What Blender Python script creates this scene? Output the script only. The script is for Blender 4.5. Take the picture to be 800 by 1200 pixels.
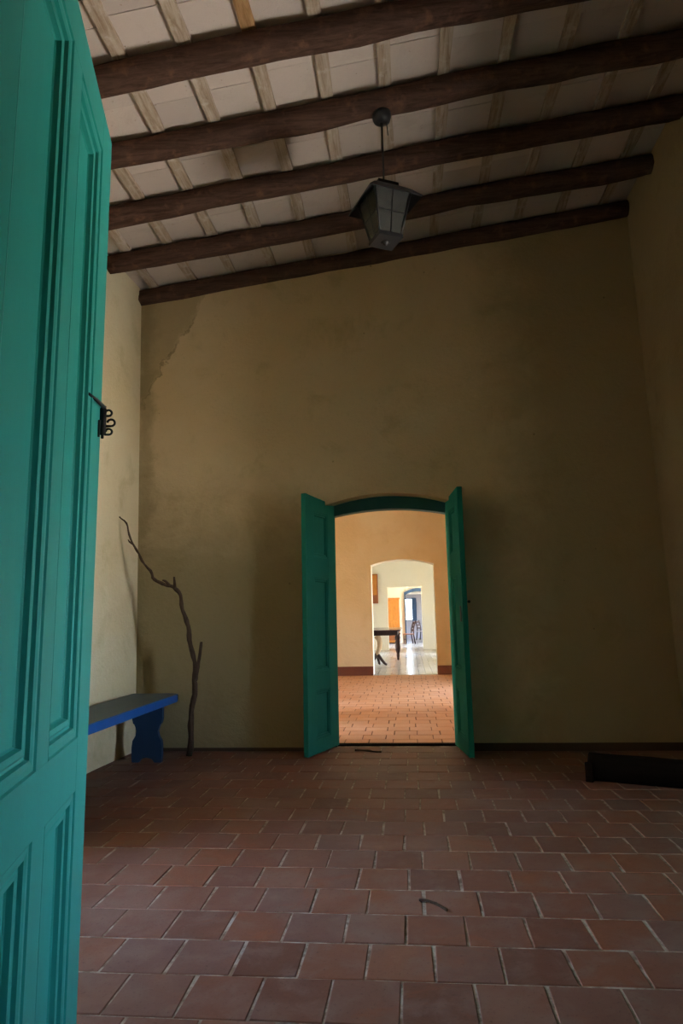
import bpy, bmesh, math, random
from mathutils import Vector, Matrix, noise
from mathutils.geometry import tessellate_polygon

random.seed(7)
SC = bpy.context.scene
COL = SC.collection
for o in list(bpy.data.objects):
    bpy.data.objects.remove(o)

# ------------------------------------------------------------------ camera
FPX, YAW, PITCH, ROLL, EYE = 790.0, math.radians(5.55), math.radians(8.75), math.radians(-1.2), 1.35
def make_camera():
    cy, sy, cp, sp = math.cos(YAW), math.sin(YAW), math.cos(PITCH), math.sin(PITCH)
    f = Vector((-sy*cp, cy*cp, sp)); r0 = Vector((cy, sy, 0)); u0 = r0.cross(f)
    r = math.cos(ROLL)*r0 + math.sin(ROLL)*u0
    u = math.cos(ROLL)*u0 - math.sin(ROLL)*r0
    m = Matrix.Identity(4)
    for i in range(3):
        m[i][0], m[i][1], m[i][2] = r[i], u[i], -f[i]
    m[0][3], m[1][3], m[2][3] = 0, 0, EYE
    cd = bpy.data.cameras.new('camera'); co = bpy.data.objects.new('camera', cd); COL.objects.link(co)
    cd.sensor_fit = 'VERTICAL'; cd.sensor_height = 36; cd.sensor_width = 24
    cd.lens = FPX/1200*36; cd.clip_start = 0.02; cd.clip_end = 200
    co.matrix_world = m
    SC.camera = co
    return f, r, u
CF, CR, CU = make_camera()
def pixel(p):
    d = Vector(p) - Vector((0, 0, EYE)); k = d.dot(CF)
    return (400 + FPX*d.dot(CR)/k, 600 - FPX*d.dot(CU)/k) if k > 0.05 else (-9999, -9999)

# ------------------------------------------------------------------ world, daylight, exposure
WORLD_STRENGTH = 92.0
def make_world():
    w = bpy.data.worlds.new('daylight'); SC.world = w; w.use_nodes = True
    nt = w.node_tree; nt.nodes.clear()
    out = nt.nodes.new('ShaderNodeOutputWorld'); bg = nt.nodes.new('ShaderNodeBackground')
    tc = nt.nodes.new('ShaderNodeTexCoord'); sep = nt.nodes.new('ShaderNodeSeparateXYZ')
    mr = nt.nodes.new('ShaderNodeMapRange'); ramp = nt.nodes.new('ShaderNodeValToRGB')
    nt.links.new(tc.outputs['Generated'], sep.inputs[0])
    nt.links.new(sep.outputs['Z'], mr.inputs[0])
    mr.inputs[1].default_value = -1; mr.inputs[2].default_value = 1
    nt.links.new(mr.outputs[0], ramp.inputs[0])
    e = ramp.color_ramp.elements
    e[0].position = 0.0; e[0].color = (1.15, 1.06, 0.92, 1)      # sunlit bare yard
    e[1].position = 1.0; e[1].color = (0.40, 0.65, 1.25, 1)      # zenith
    for p, c in ((0.49, (1.15, 1.06, 0.92, 1)), (0.505, (1.35, 1.50, 1.65, 1)), (0.68, (0.86, 1.18, 1.75, 1))):
        n = e.new(p); n.color = c
    bg.inputs['Strength'].default_value = WORLD_STRENGTH
    nt.links.new(ramp.outputs[0], bg.inputs['Color']); nt.links.new(bg.outputs[0], out.inputs[0])
make_world()
def portal(loc, direction, w, h):
    l = bpy.data.lights.new('daylight_portal', 'AREA'); l.shape = 'RECTANGLE'; l.size = w; l.size_y = h
    l.cycles.is_portal = True
    o = bpy.data.objects.new('daylight_portal', l); COL.objects.link(o)
    o.location = loc; o.rotation_euler = Vector(direction).to_track_quat('-Z', 'Y').to_euler()
SC.view_settings.view_transform = 'Standard'
SC.view_settings.look = 'None'
SC.view_settings.gamma = 1.0
SC.view_settings.use_curve_mapping = False
SC.view_settings.exposure = 0.0
try:
    SC.cycles.max_bounces = 14; SC.cycles.diffuse_bounces = 8; SC.cycles.sample_clamp_indirect = 6.0
    SC.cycles.caustics_reflective = False; SC.cycles.caustics_refractive = False
except Exception:
    pass

# ------------------------------------------------------------------ materials
class NT:
    def __init__(s, name):
        s.m = bpy.data.materials.new(name); s.m.use_nodes = True
        s.t = s.m.node_tree; s.b = s.t.nodes['Principled BSDF']
    def n(s, typ, **kw):
        x = s.t.nodes.new(typ)
        for k, v in kw.items():
            setattr(x, k, v)
        return x
    def l(s, a, b): s.t.links.new(a, b)
    def coord(s, scale=(1, 1, 1), kind='Object', loc=(0, 0, 0)):
        tc = s.n('ShaderNodeTexCoord'); mp = s.n('ShaderNodeMapping')
        mp.inputs['Scale'].default_value = scale; mp.inputs['Location'].default_value = loc
        if kind == 'World':
            g = s.n('ShaderNodeNewGeometry'); s.l(g.outputs['Position'], mp.inputs[0])
        else:
            s.l(tc.outputs[kind], mp.inputs[0])
        return mp.outputs[0]
    def noise(s, vec, scale, detail=5, rough=0.6, dist=0.0):
        x = s.n('ShaderNodeTexNoise'); x.inputs['Scale'].default_value = scale
        x.inputs['Detail'].default_value = detail; x.inputs['Roughness'].default_value = rough
        x.inputs['Distortion'].default_value = dist
        s.l(vec, x.inputs['Vector']); return x.outputs['Fac']
    def ramp(s, fac, stops):
        r = s.n('ShaderNodeValToRGB'); e = r.color_ramp.elements
        e[0].position, e[0].color = stops[0][0], (*stops[0][1], 1)
        e[1].position, e[1].color = stops[-1][0], (*stops[-1][1], 1)
        for p, c in stops[1:-1]:
            q = e.new(p); q.color = (*c, 1)
        s.l(fac, r.inputs[0]); return r.outputs[0]
    def mask(s, fac, a, b):
        r = s.n('ShaderNodeMapRange'); r.interpolation_type = 'SMOOTHSTEP'
        r.inputs[1].default_value = a; r.inputs[2].default_value = b
        s.l(fac, r.inputs[0]); return r.outputs[0]
    def mix(s, fac, a, b, blend='MIX'):
        x = s.n('ShaderNodeMix', data_type='RGBA', blend_type=blend)
        for sock, v in ((x.inputs[0], fac), (x.inputs[6], a), (x.inputs[7], b)):
            if isinstance(v, (int, float)): sock.default_value = v
            elif isinstance(v, tuple): sock.default_value = (*v, 1)
            else: s.l(v, sock)
        return x.outputs[2]
    def math(s, op, a, b=0.0, clamp=False):
        x = s.n('ShaderNodeMath', operation=op, use_clamp=clamp)
        for i, v in enumerate((a, b)):
            if isinstance(v, (int, float)): x.inputs[i].default_value = v
            else: s.l(v, x.inputs[i])
        return x.outputs[0]
    def bump(s, h, strength=0.3, dist=0.02):
        x = s.n('ShaderNodeBump'); x.inputs['Strength'].default_value = strength
        x.inputs['Distance'].default_value = dist; s.l(h, x.inputs['Height'])
        s.l(x.outputs[0], s.b.inputs['Normal'])
    def done(s, col, rough=0.9, spec=0.3, metal=0.0):
        if isinstance(col, tuple): s.b.inputs['Base Color'].default_value = (*col, 1)
        else: s.l(col, s.b.inputs['Base Color'])
        if isinstance(rough, (int, float)): s.b.inputs['Roughness'].default_value = rough
        else: s.l(rough, s.b.inputs['Roughness'])
        s.b.inputs['Specular IOR Level'].default_value = spec
        s.b.inputs['Metallic'].default_value = metal
        return s.m

def scl(c, k): return tuple(x*k for x in c)

def plaster(name, base, warm, dirt, stain_shade=False, bump=0.35, amt=1.0):
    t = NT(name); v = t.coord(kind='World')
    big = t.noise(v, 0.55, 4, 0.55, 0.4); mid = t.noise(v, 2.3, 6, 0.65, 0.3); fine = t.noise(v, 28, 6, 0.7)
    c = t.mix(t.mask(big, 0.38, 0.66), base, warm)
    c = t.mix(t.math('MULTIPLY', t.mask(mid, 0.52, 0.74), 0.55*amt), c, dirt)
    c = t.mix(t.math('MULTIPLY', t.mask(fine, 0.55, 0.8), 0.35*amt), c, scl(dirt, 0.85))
    if stain_shade:
        s = t.n('ShaderNodeSeparateXYZ'); t.l(v, s.inputs[0])
        wob = t.math('MULTIPLY', t.math('SUBTRACT', t.noise(v, 2.0, 5, 0.7, 0.5), 0.5), 0.5)
        # old repair in the upper left corner of the far wall, bounded by a diagonal crack
        line = t.math('SUBTRACT', t.math('MULTIPLY', t.math('SUBTRACT', s.outputs['Z'], 3.85), 0.62),
                      t.math('ADD', t.math('ADD', s.outputs['X'], 2.88), wob))
        onback = t.mask(s.outputs['Y'], 7.0, 7.04)
        patch = t.math('MULTIPLY', t.mask(line, -0.03, 0.05), onback)
        c = t.mix(t.math('MULTIPLY', patch, 0.55), c, scl(dirt, 0.75))
        crack = t.math('MULTIPLY', t.math('SUBTRACT', 1.0, t.mask(t.math('ABSOLUTE', line), 0.0, 0.022)), onback)
        c = t.mix(t.math('MULTIPLY', crack, t.math('MULTIPLY', t.mask(mid, 0.4, 0.6), 0.6)), c, scl(dirt, 0.4))
        # darker left corner; shade painted over damp on the right half of the wall
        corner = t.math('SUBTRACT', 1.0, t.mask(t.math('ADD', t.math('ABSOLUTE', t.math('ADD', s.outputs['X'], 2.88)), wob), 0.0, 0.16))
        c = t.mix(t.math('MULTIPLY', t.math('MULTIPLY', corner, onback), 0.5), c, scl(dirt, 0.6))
        damp_shade = t.math('MULTIPLY', t.mask(t.math('ADD', s.outputs['X'], t.math('MULTIPLY', wob, 1.8)), 0.5, 1.6), onback)
        c = t.mix(t.math('MULTIPLY', damp_shade, 0.7), c, scl(dirt, 0.62))
        # the left part of the end wall is darker up to about head height and a half
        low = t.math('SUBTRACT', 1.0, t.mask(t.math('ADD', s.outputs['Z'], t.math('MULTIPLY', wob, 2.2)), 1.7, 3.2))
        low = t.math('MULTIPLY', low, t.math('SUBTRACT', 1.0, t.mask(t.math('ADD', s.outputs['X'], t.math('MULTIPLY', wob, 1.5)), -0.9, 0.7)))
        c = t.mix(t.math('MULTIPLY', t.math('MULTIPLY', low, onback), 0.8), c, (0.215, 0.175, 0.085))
        pits = t.n('ShaderNodeTexVoronoi'); pits.inputs['Scale'].default_value = 5.0; t.l(v, pits.inputs['Vector'])
        pit = t.math('SUBTRACT', 1.0, t.mask(pits.outputs['Distance'], 0.03, 0.075))
        c = t.mix(t.math('MULTIPLY', pit, t.math('MULTIPLY', t.mask(mid, 0.5, 0.6), 0.7)), c, scl(dirt, 0.4))
    t.bump(t.math('ADD', t.math('MULTIPLY', mid, 1.6), t.math('MULTIPLY', fine, 0.5)), bump, 0.03)
    return t.done(c, 0.95, 0.15)

def tile_mat(name, tones, dust):
    t = NT(name); v = t.coord(kind='World')
    oi = t.n('ShaderNodeObjectInfo'); g = t.n('ShaderNodeNewGeometry')
    rnd = t.math('FRACT', t.math('ADD', oi.outputs['Random'], g.outputs['Random Per Island']))
    c = t.ramp(rnd, [(i/(len(tones)-1), x) for i, x in enumerate(tones)])
    mid = t.noise(v, 6, 6, 0.65, 0.4); big = t.noise(v, 1.1, 4, 0.6); fine = t.noise(v, 60, 5, 0.7)
    c = t.mix(t.math('MULTIPLY', t.mask(mid, 0.42, 0.72), 0.6), c, dust)
    c = t.mix(t.math('MULTIPLY', t.mask(big, 0.48, 0.66), 0.42), c, scl(dust, 1.1))
    burn = t.noise(v, 2.7, 5, 0.7, 0.8)
    c = t.mix(t.math('MULTIPLY', t.mask(burn, 0.54, 0.7), 0.5), c, (tones[2][0]*1.15, tones[2][1]*1.0, tones[2][2]*0.75))
    c = t.mix(t.math('MULTIPLY', t.mask(fine, 0.55, 0.72), 0.5), c, scl(tones[0], 0.45))
    t.bump(t.math('ADD', mid, t.math('MULTIPLY', fine, 0.4)), 0.25, 0.008)
    return t.done(c, t.ramp(mid, [(0.3, (0.50,)*3), (0.7, (0.72,)*3)]), 0.35)

def painted(name, base, worn, rough=0.42, wear=0.25, spec=0.22):
    t = NT(name); v = t.coord(kind='Object')
    n1 = t.noise(t.coord((3, 3, 0.6)), 4, 5, 0.6); n2 = t.noise(v, 30, 6, 0.7)
    c = t.mix(t.math('MULTIPLY', t.mask(n1, 0.4, 0.7), 0.5), base, scl(base, 0.88))
    c = t.mix(t.math('MULTIPLY', t.mask(n2, 0.62, 0.78), wear), c, worn)
    t.bump(t.noise(t.coord((14, 14, 2)), 4, 3, 0.5), 0.05, 0.003)
    return t.done(c, rough, spec)

def wood(name, base, dark, axis='x', rough=0.8, wear=None):
    t = NT(name); sc = {'x': (1.2, 14, 14), 'y': (14, 1.2, 14), 'z': (14, 14, 1.2)}[axis]
    v = t.coord(sc); g = t.noise(v, 2.2, 8, 0.7, 0.6); k = t.noise(t.coord((3, 3, 3)), 3, 5, 0.6)
    c = t.mix(t.mask(g, 0.35, 0.7), base, dark)
    if wear:
        c = t.mix(t.mask(k, 0.52, 0.72), c, wear)
    t.bump(t.math('ADD', g, k), 0.6, 0.015)
    return t.done(c, rough, 0.08)

M = {}
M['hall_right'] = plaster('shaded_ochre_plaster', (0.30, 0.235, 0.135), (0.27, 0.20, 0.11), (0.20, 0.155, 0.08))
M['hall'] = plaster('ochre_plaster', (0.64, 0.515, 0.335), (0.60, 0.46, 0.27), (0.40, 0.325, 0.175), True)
M['cream'] = plaster('cream_plaster', (0.66, 0.58, 0.41), (0.62, 0.52, 0.33), (0.45, 0.38, 0.21), bump=0.4)
M['room2'] = plaster('orange_plaster', (0.64, 0.53, 0.34), (0.60, 0.46, 0.26), (0.50, 0.36, 0.18), amt=0.6)
M['white'] = plaster('white_plaster', (0.72, 0.69, 0.58), (0.74, 0.68, 0.54), (0.56, 0.58, 0.46), bump=0.2, amt=0.4)
M['grey'] = plaster('grey_plaster', (0.36, 0.35, 0.37), (0.34, 0.32, 0.34), (0.25, 0.24, 0.25), bump=0.2, amt=0.4)
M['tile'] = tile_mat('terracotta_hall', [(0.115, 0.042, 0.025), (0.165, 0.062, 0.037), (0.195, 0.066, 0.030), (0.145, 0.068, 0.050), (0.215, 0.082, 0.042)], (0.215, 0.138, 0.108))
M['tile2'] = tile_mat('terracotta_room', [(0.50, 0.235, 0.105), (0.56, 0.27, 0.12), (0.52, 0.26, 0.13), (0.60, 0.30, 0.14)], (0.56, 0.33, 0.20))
def mortar(name, a, b):
    t = NT(name); n = t.noise(t.coord(kind='World'), 9, 6, 0.7)
    t.bump(n, 0.5, 0.01); return t.done(t.mix(t.mask(n, 0.38, 0.62), a, b), 0.95, 0.1)
M['mortar'] = mortar('pale_mortar', (0.42, 0.36, 0.29), (0.19, 0.135, 0.10))
M['mortar2'] = mortar('dark_mortar', (0.17, 0.10, 0.07), (0.26, 0.15, 0.10))
M['slab'] = None
def polished(name):
    t = NT(name); v = t.coord(kind='World')
    br = t.n('ShaderNodeTexBrick'); t.l(v, br.inputs['Vector'])
    br.inputs['Color1'].default_value = (0.50, 0.44, 0.36, 1); br.inputs['Color2'].default_value = (0.44, 0.39, 0.33, 1)
    br.inputs['Mortar'].default_value = (0.30, 0.26, 0.22, 1); br.inputs['Scale'].default_value = 1.6
    br.inputs['Mortar Size'].default_value = 0.012
    n = t.noise(v, 3, 5, 0.6)
    return t.done(t.mix(t.math('MULTIPLY', n, 0.4), br.outputs['Color'], (0.40, 0.37, 0.32)), t.ramp(n, [(0.3, (0.16,)*3), (0.7, (0.26,)*3)]), 0.6)
M['polished'] = polished('polished_floor')
M['green'] = painted('green_paint', (0.022, 0.265, 0.230), (0.06, 0.27, 0.25), 0.45, 0.10)
M['green2'] = painted('old_green_paint', (0.016, 0.175, 0.135), (0.03, 0.12, 0.09), 0.9, 0.25, 0.04)
M['frame'] = painted('dark_green_paint', (0.016, 0.090, 0.085), (0.03, 0.05, 0.05), 0.55, 0.25)
M['blue'] = painted('blue_paint', (0.010, 0.085, 0.30), (0.12, 0.14, 0.13), 0.5, 0.5)
M['seat'] = painted('worn_blue_seat', (0.10, 0.13, 0.14), (0.20, 0.18, 0.13), 0.55, 0.8)
M['blue_shade'] = painted('shaded_blue_paint', (0.012, 0.040, 0.095), (0.04, 0.05, 0.06), 0.55, 0.3)  # bench legs: the bench blue with their shade put into the colour
M['darkblue'] = painted('dark_blue_paint', (0.03, 0.06, 0.11), (0.06, 0.08, 0.1), 0.5, 0.2)
M['redbase'] = painted('oxblood_paint', (0.13, 0.045, 0.028), (0.09, 0.05, 0.03), 0.7, 0.3)
M['darkbase'] = painted('dark_base_paint', (0.075, 0.045, 0.030), (0.12, 0.09, 0.05), 0.85, 0.3)
M['log'] = wood('dark_log', (0.092, 0.053, 0.041), (0.042, 0.023, 0.018), 'x', 0.85, (0.125, 0.068, 0.048))
M['timber'] = wood('old_timber', (0.010, 0.006, 0.004), (0.005, 0.003, 0.002), 'x', 1.0)
M['bark'] = wood('grey_bark', (0.085, 0.055, 0.038), (0.04, 0.026, 0.019), 'z', 0.9)
M['batten'] = wood('limewashed_batten', (0.46, 0.385, 0.32), (0.27, 0.195, 0.135), 'y', 0.9, (0.50, 0.435, 0.385))
M['batten_brown'] = wood('bare_batten', (0.40, 0.24, 0.12), (0.24, 0.13, 0.06), 'y', 0.9)
def lime():
    t = NT('limewashed_board'); v = t.coord(kind='World')
    oi = t.n('ShaderNodeObjectInfo')
    n = t.noise(v, 3.5, 6, 0.65, 0.4); f = t.noise(v, 26, 6, 0.75)
    c = t.ramp(oi.outputs['Random'], [(0, (0.46, 0.395, 0.365)), (1, (0.54, 0.465, 0.43))])
    c = t.mix(t.math('MULTIPLY', t.mask(n, 0.5, 0.75), 0.4), c, (0.37, 0.305, 0.265))
    c = t.mix(t.math('MULTIPLY', t.mask(f, 0.62, 0.72), 0.8), c, (0.22, 0.15, 0.10))
    t.bump(t.math('ADD', n, f), 0.3, 0.01)
    return t.done(c, 0.95, 0.1)
M['lime'] = lime()
M['gap'] = NT('dark_gap').done((0.05, 0.035, 0.025), 1.0, 0.0)
M['iron'] = painted('black_iron', (0.022, 0.021, 0.023), (0.05, 0.035, 0.03), 0.55, 0.3)
M['lantern'] = painted('lantern_metal', (0.020, 0.020, 0.022), (0.045, 0.035, 0.03), 0.45, 0.3)
def glass():
    t = NT('dusty_glass'); n = t.noise(t.coord(), 14, 5, 0.6)
    t.b.inputs['Transmission Weight'].default_value = 0.75; t.b.inputs['IOR'].default_value = 1.12
    return t.done(t.mix(n, (0.14, 0.14, 0.13), (0.30, 0.30, 0.28)), 0.10, 0.6)
M['glass'] = glass()
def clear_glass():
    t = NT('window_glass'); t.b.inputs['Transmission Weight'].default_value = 1.0
    t.b.inputs['IOR'].default_value = 1.02
    return t.done((0.97, 0.98, 0.98), 0.02, 0.5)
M['pane'] = clear_glass()
M['table_top'] = painted('dark_table', (0.045, 0.025, 0.03), (0.08, 0.05, 0.04), 0.16, 0.1)
M['table_dark'] = wood('dark_turned_wood', (0.04, 0.022, 0.018), (0.02, 0.012, 0.01), 'z', 0.5)
M['pale_wood'] = wood('pale_carved_wood', (0.50, 0.36, 0.22), (0.32, 0.20, 0.11), 'z', 0.5)
M['orange_wood'] = wood('orange_varnished_wood', (0.42, 0.17, 0.035), (0.28, 0.10, 0.02), 'z', 0.4)
M['red_wood'] = wood('red_brown_wood', (0.24, 0.085, 0.035), (0.12, 0.04, 0.02), 'z', 0.4)
M['blocker'] = mortar('blocker_green', (0.02, 0.05, 0.015), (0.012, 0.03, 0.01))
M['stone'] = mortar('roof_slab', (0.4, 0.36, 0.3), (0.3, 0.27, 0.22))

# ------------------------------------------------------------------ helpers
def link_mesh(name, verts, faces, mat, parent=None, smooth=False):
    me = bpy.data.meshes.new(name); me.from_pydata([tuple(v) for v in verts], [], faces); me.update()
    return link(name, me, mat, parent, smooth)
def link(name, me, mat, parent=None, smooth=False):
    if mat and not me.materials: me.materials.append(mat)
    if smooth:
        for p in me.polygons: p.use_smooth = True
    o = bpy.data.objects.new(name, me); COL.objects.link(o)
    if parent: o.parent = parent
    return o
def from_bm(name, bm, mat, parent=None, smooth=False):
    bmesh.ops.recalc_face_normals(bm, faces=bm.faces)
    me = bpy.data.meshes.new(name); bm.to_mesh(me); bm.free()
    return link(name, me, mat, parent, smooth)
def tag(o, label=None, cat=None, group=None, kind=None):
    if label: o['label'] = label
    if cat: o['category'] = cat
    if group: o['group'] = group
    if kind: o['kind'] = kind
    return o
def empty(name, loc=(0, 0, 0), rz=0.0):
    o = bpy.data.objects.new(name, None); COL.objects.link(o)
    o.location = loc; o.rotation_euler = (0, 0, rz); o.empty_display_size = 0.1
    return o
def bm_box(bm, x0, x1, y0, y1, z0, z1, f=None):
    vs = [(x, y, z) for x in (x0, x1) for y in (y0, y1) for z in (z0, z1)]
    if f: vs = [f(*v) for v in vs]
    v = [bm.verts.new(p) for p in vs]
    fs = [bm.faces.new([v[i] for i in q]) for q in ((0, 1, 3, 2), (4, 6, 7, 5), (0, 4, 5, 1), (2, 3, 7, 6), (0, 2, 6, 4), (1, 5, 7, 3))]
    return v, fs
def box(name, x0, x1, y0, y1, z0, z1, mat, parent=None, bevel=0.0, f=None):
    bm = bmesh.new(); bm_box(bm, x0, x1, y0, y1, z0, z1, f)
    if bevel:
        bmesh.ops.recalc_face_normals(bm, faces=bm.faces)
        bmesh.ops.bevel(bm, geom=list(bm.edges), offset=bevel, segments=2, profile=0.6, affect='EDGES')
    return from_bm(name, bm, mat, parent)
def bm_tube(bm, pts, radii, seg=10, cap=True, jitter=0.0, seed=0):
    pts = [Vector(p) for p in pts]; rings = []; prev = None
    for i, p in enumerate(pts):
        a = pts[max(i-1, 0)]; b = pts[min(i+1, len(pts)-1)]; d = (b-a).normalized()
        if prev is None:
            up = Vector((0, 0, 1)) if abs(d.z) < 0.9 else Vector((0, 1, 0))
            n = d.cross(up).normalized()
        else:
            n = (prev - d*prev.dot(d)).normalized()
        prev = n; m = d.cross(n); r = radii[i] if hasattr(radii, '__len__') else radii
        ring = []
        for k in range(seg):
            t = 2*math.pi*k/seg
            rr = r*(1 + jitter*(noise.noise(Vector((i*0.7+seed, math.cos(t)*1.5, math.sin(t)*1.5)))))
            ring.append(bm.verts.new(p + (n*math.cos(t)+m*math.sin(t))*rr))
        rings.append(ring)
    for a, b in zip(rings, rings[1:]):
        for k in range(seg):
            bm.faces.new((a[k], a[(k+1) % seg], b[(k+1) % seg], b[k]))
    if cap:
        bm.faces.new(list(reversed(rings[0]))); bm.faces.new(rings[-1])
def tube(name, pts, radii, mat, parent=None, seg=10, jitter=0.0, seed=0, smooth=True):
    bm = bmesh.new(); bm_tube(bm, pts, radii, seg, True, jitter, seed); return from_bm(name, bm, mat, parent, smooth)
def smooth_path(pts, n=4):
    pts = [Vector(p) for p in pts]; out = []
    for i in range(len(pts)-1):
        p0, p1, p2, p3 = pts[max(i-1, 0)], pts[i], pts[i+1], pts[min(i+2, len(pts)-1)]
        for k in range(n):
            t = k/n
            out.append(0.5*((2*p1)+(p2-p0)*t+(2*p0-5*p1+4*p2-p3)*t*t+(3*p1-p0-3*p2+p3)*t**3))
    out.append(pts[-1]); return out
def lathe(bm, prof, cx=0, cy=0, seg=16):
    rings = [[bm.verts.new((cx+r*math.cos(2*math.pi*k/seg), cy+r*math.sin(2*math.pi*k/seg), z)) for k in range(seg)] for r, z in prof]
    for a, b in zip(rings, rings[1:]):
        for k in range(seg): bm.faces.new((a[k], a[(k+1) % seg], b[(k+1) % seg], b[k]))
    bm.faces.new(list(reversed(rings[0]))); bm.faces.new(rings[-1])

def cap_faces(bm, poly, fr, bk):
    for a, b, c in tessellate_polygon([[Vector((x, z, 0)) for x, z in poly]]):
        bm.faces.new((fr[a], fr[b], fr[c])); bm.faces.new((bk[c], bk[b], bk[a]))
    for i in range(len(poly)):
        j = (i+1) % len(poly); bm.faces.new((fr[j], fr[i], bk[i], bk[j]))
# walls: an outline in (along, z) extruded outwards from the inner face A-B
def wall(name, A, B, thick, polys, mat, lean=0.0, label=None):
    A = Vector((*A, 0)); B = Vector((*B, 0)); u = (B-A).normalized(); n = Vector((-u.y, u.x, 0))
    bm = bmesh.new()
    for poly in polys:
        fr = [bm.verts.new(A+u*s+n*(lean*z)+Vector((0, 0, z))) for s, z in poly]
        bk = [bm.verts.new(A+u*s+n*(lean*z+thick)+Vector((0, 0, z))) for s, z in poly]
        cap_faces(bm, poly, fr, bk)
    o = from_bm(name, bm, mat)
    tag(o, label, 'wall', None, 'structure')
    return o
def outline(L, z0, z1, doors=()):       # floor-reaching openings: (s0, s1, spring, rise)
    p = [(0, -0.06)]
    for s0, s1, sp, rise in sorted(doors):
        p += [(s0, -0.06), (s0, sp)]
        if rise:
            for k in range(1, 14):
                t = k/14; p.append((s0+(s1-s0)*t, sp+rise*(1-(2*t-1)**2)))
        p += [(s1, sp), (s1, -0.06)]
    p += [(L, -0.06), (L, z1), (0, z0)]
    return [p]

def window_outline(L, top, s0, s1, z0, z1):
    return [[(0, -0.06), (s0, -0.06), (s0, top), (0, top)], [(s1, -0.06), (L, -0.06), (L, top), (s1, top)],
            [(s0, -0.06), (s1, -0.06), (s1, z0), (s0, z0)], [(s0, z1), (s1, z1), (s1, top), (s0, top)]]
# ------------------------------------------------------------------ hall shell
def zc(x): return 5.125 + 0.12*(x+2.9)          # underside of the ceiling boards
YB = 7.06
dl = math.hypot(0.32, 6.76)
right_outline = window_outline(4.6, 5.85, 2.95, 4.05, 0.9, 2.55)
right_outline += [[(4.6+s, z) for s, z in p] for p in window_outline(2.46, 5.85, 0.56, 1.11, 1.45, 2.1)]
wall('wall_left', (-3.2, 0.3), (-2.88, YB+0.3), 1.1, window_outline(dl+0.3, 5.2, 2.85, 3.55, 1.0, 2.25), M['cream'], 0.012,
     'cream and ochre plastered wall on the left above the blue bench')
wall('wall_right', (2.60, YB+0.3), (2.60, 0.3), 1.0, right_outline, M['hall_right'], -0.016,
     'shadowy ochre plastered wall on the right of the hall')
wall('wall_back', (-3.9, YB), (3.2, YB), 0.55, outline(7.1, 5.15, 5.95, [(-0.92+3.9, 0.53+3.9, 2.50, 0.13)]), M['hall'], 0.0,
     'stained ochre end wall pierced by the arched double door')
wall('wall_front', (3.2, 0.89), (-3.9, 0.89), 0.3, outline(7.1, 5.95, 5.15, [(3.2-1.75, 3.2+0.72, 2.92, 0.0)]), M['hall'], 0.0,
     'ochre entrance wall with the doorway the view enters through')
portal((-3.1, 3.5, 1.625), (1, 0, 0), 0.7, 1.25)
hl = box('blocker', -6.2, -5.4, 1.5, 6.0, -0.05, 1.7, M['blocker'], None, 0.05); tag(hl, 'unseen added light-cutting hedge outside the left wall window', 'blocker', None, 'structure')  # unseen block added to cut ground light through the left window
portal((2.62, 3.86, 1.725), (-1, 0, 0), 1.1, 1.65)
portal((2.62, 1.925, 1.775), (-1, 0, 0), 0.55, 0.65)
hg = box('blocker', 4.5, 5.2, -0.5, 2.7, -0.05, 2.05, M['blocker'], None, 0.05); tag(hg, 'unseen added light-cutting hedge outside the small side window', 'blocker', None, 'structure')  # unseen block added so only sky light enters the small window
shade_roof = box('sky_blocker', 3.7, 6.8, 2.75, 8.0, 0, 0.12, M['timber'], f=lambda x, y, z: (x, y, 2.62-0.22*(x-3.7)+z)); tag(shade_roof, 'unseen roof added outside the right wall to cut sky light', 'sky blocker', None, 'structure')  # unseen low roof added to keep sky light off the lower walls
# unseen dark lining added in the side window to absorb bounce light
lin = empty('added_lining', (2.6, 3.86, 0)); tag(lin, 'unseen dark lining added in the right wall window to absorb bounce', 'light-absorbing lining', None, 'structure')
for nm, y0, y1, z0, z1 in (('added_jamb_lining', -0.55, -0.53, 0.9, 2.55), ('added_jamb_lining', 0.53, 0.55, 0.9, 2.55), ('added_sill_board', -0.53, 0.53, 0.9, 0.92), ('added_head_board', -0.53, 0.53, 2.53, 2.55)):
    box(nm, -0.02, 0.98, y0, y1, z0, z1, M['frame'], lin)
# the dim lobby the camera stands in
wall('wall_left', (-2.2, -3.2), (-2.2, 0.59), 0.4, outline(3.79, 3.5, 3.5), M['hall'], 0, 'ochre side wall of the dim lobby before the hall, left side')
wall('wall_right', (2.2, 0.59), (2.2, -3.2), 0.4, outline(3.79, 3.5, 3.5), M['hall'], 0, 'ochre side wall of the dim lobby before the hall, right side')
wall('wall_front', (2.6, -3.2), (-2.6, -3.2), 0.4, outline(5.2, 3.5, 3.5), M['hall'], 0, 'ochre closed end wall of the dim lobby')
c0 = box('ceiling', -2.6, 2.6, -3.6, 0.59, 3.3, 3.45, M['white']); tag(c0, 'plain ceiling over the dim lobby', 'ceiling', None, 'structure')
f0 = box('floor', -2.6, 2.6, -3.6, 0.299, -0.08, 0.0, M['mortar2']); tag(f0, 'dark earthen floor of the dim lobby', 'floor', None, 'structure')

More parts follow.
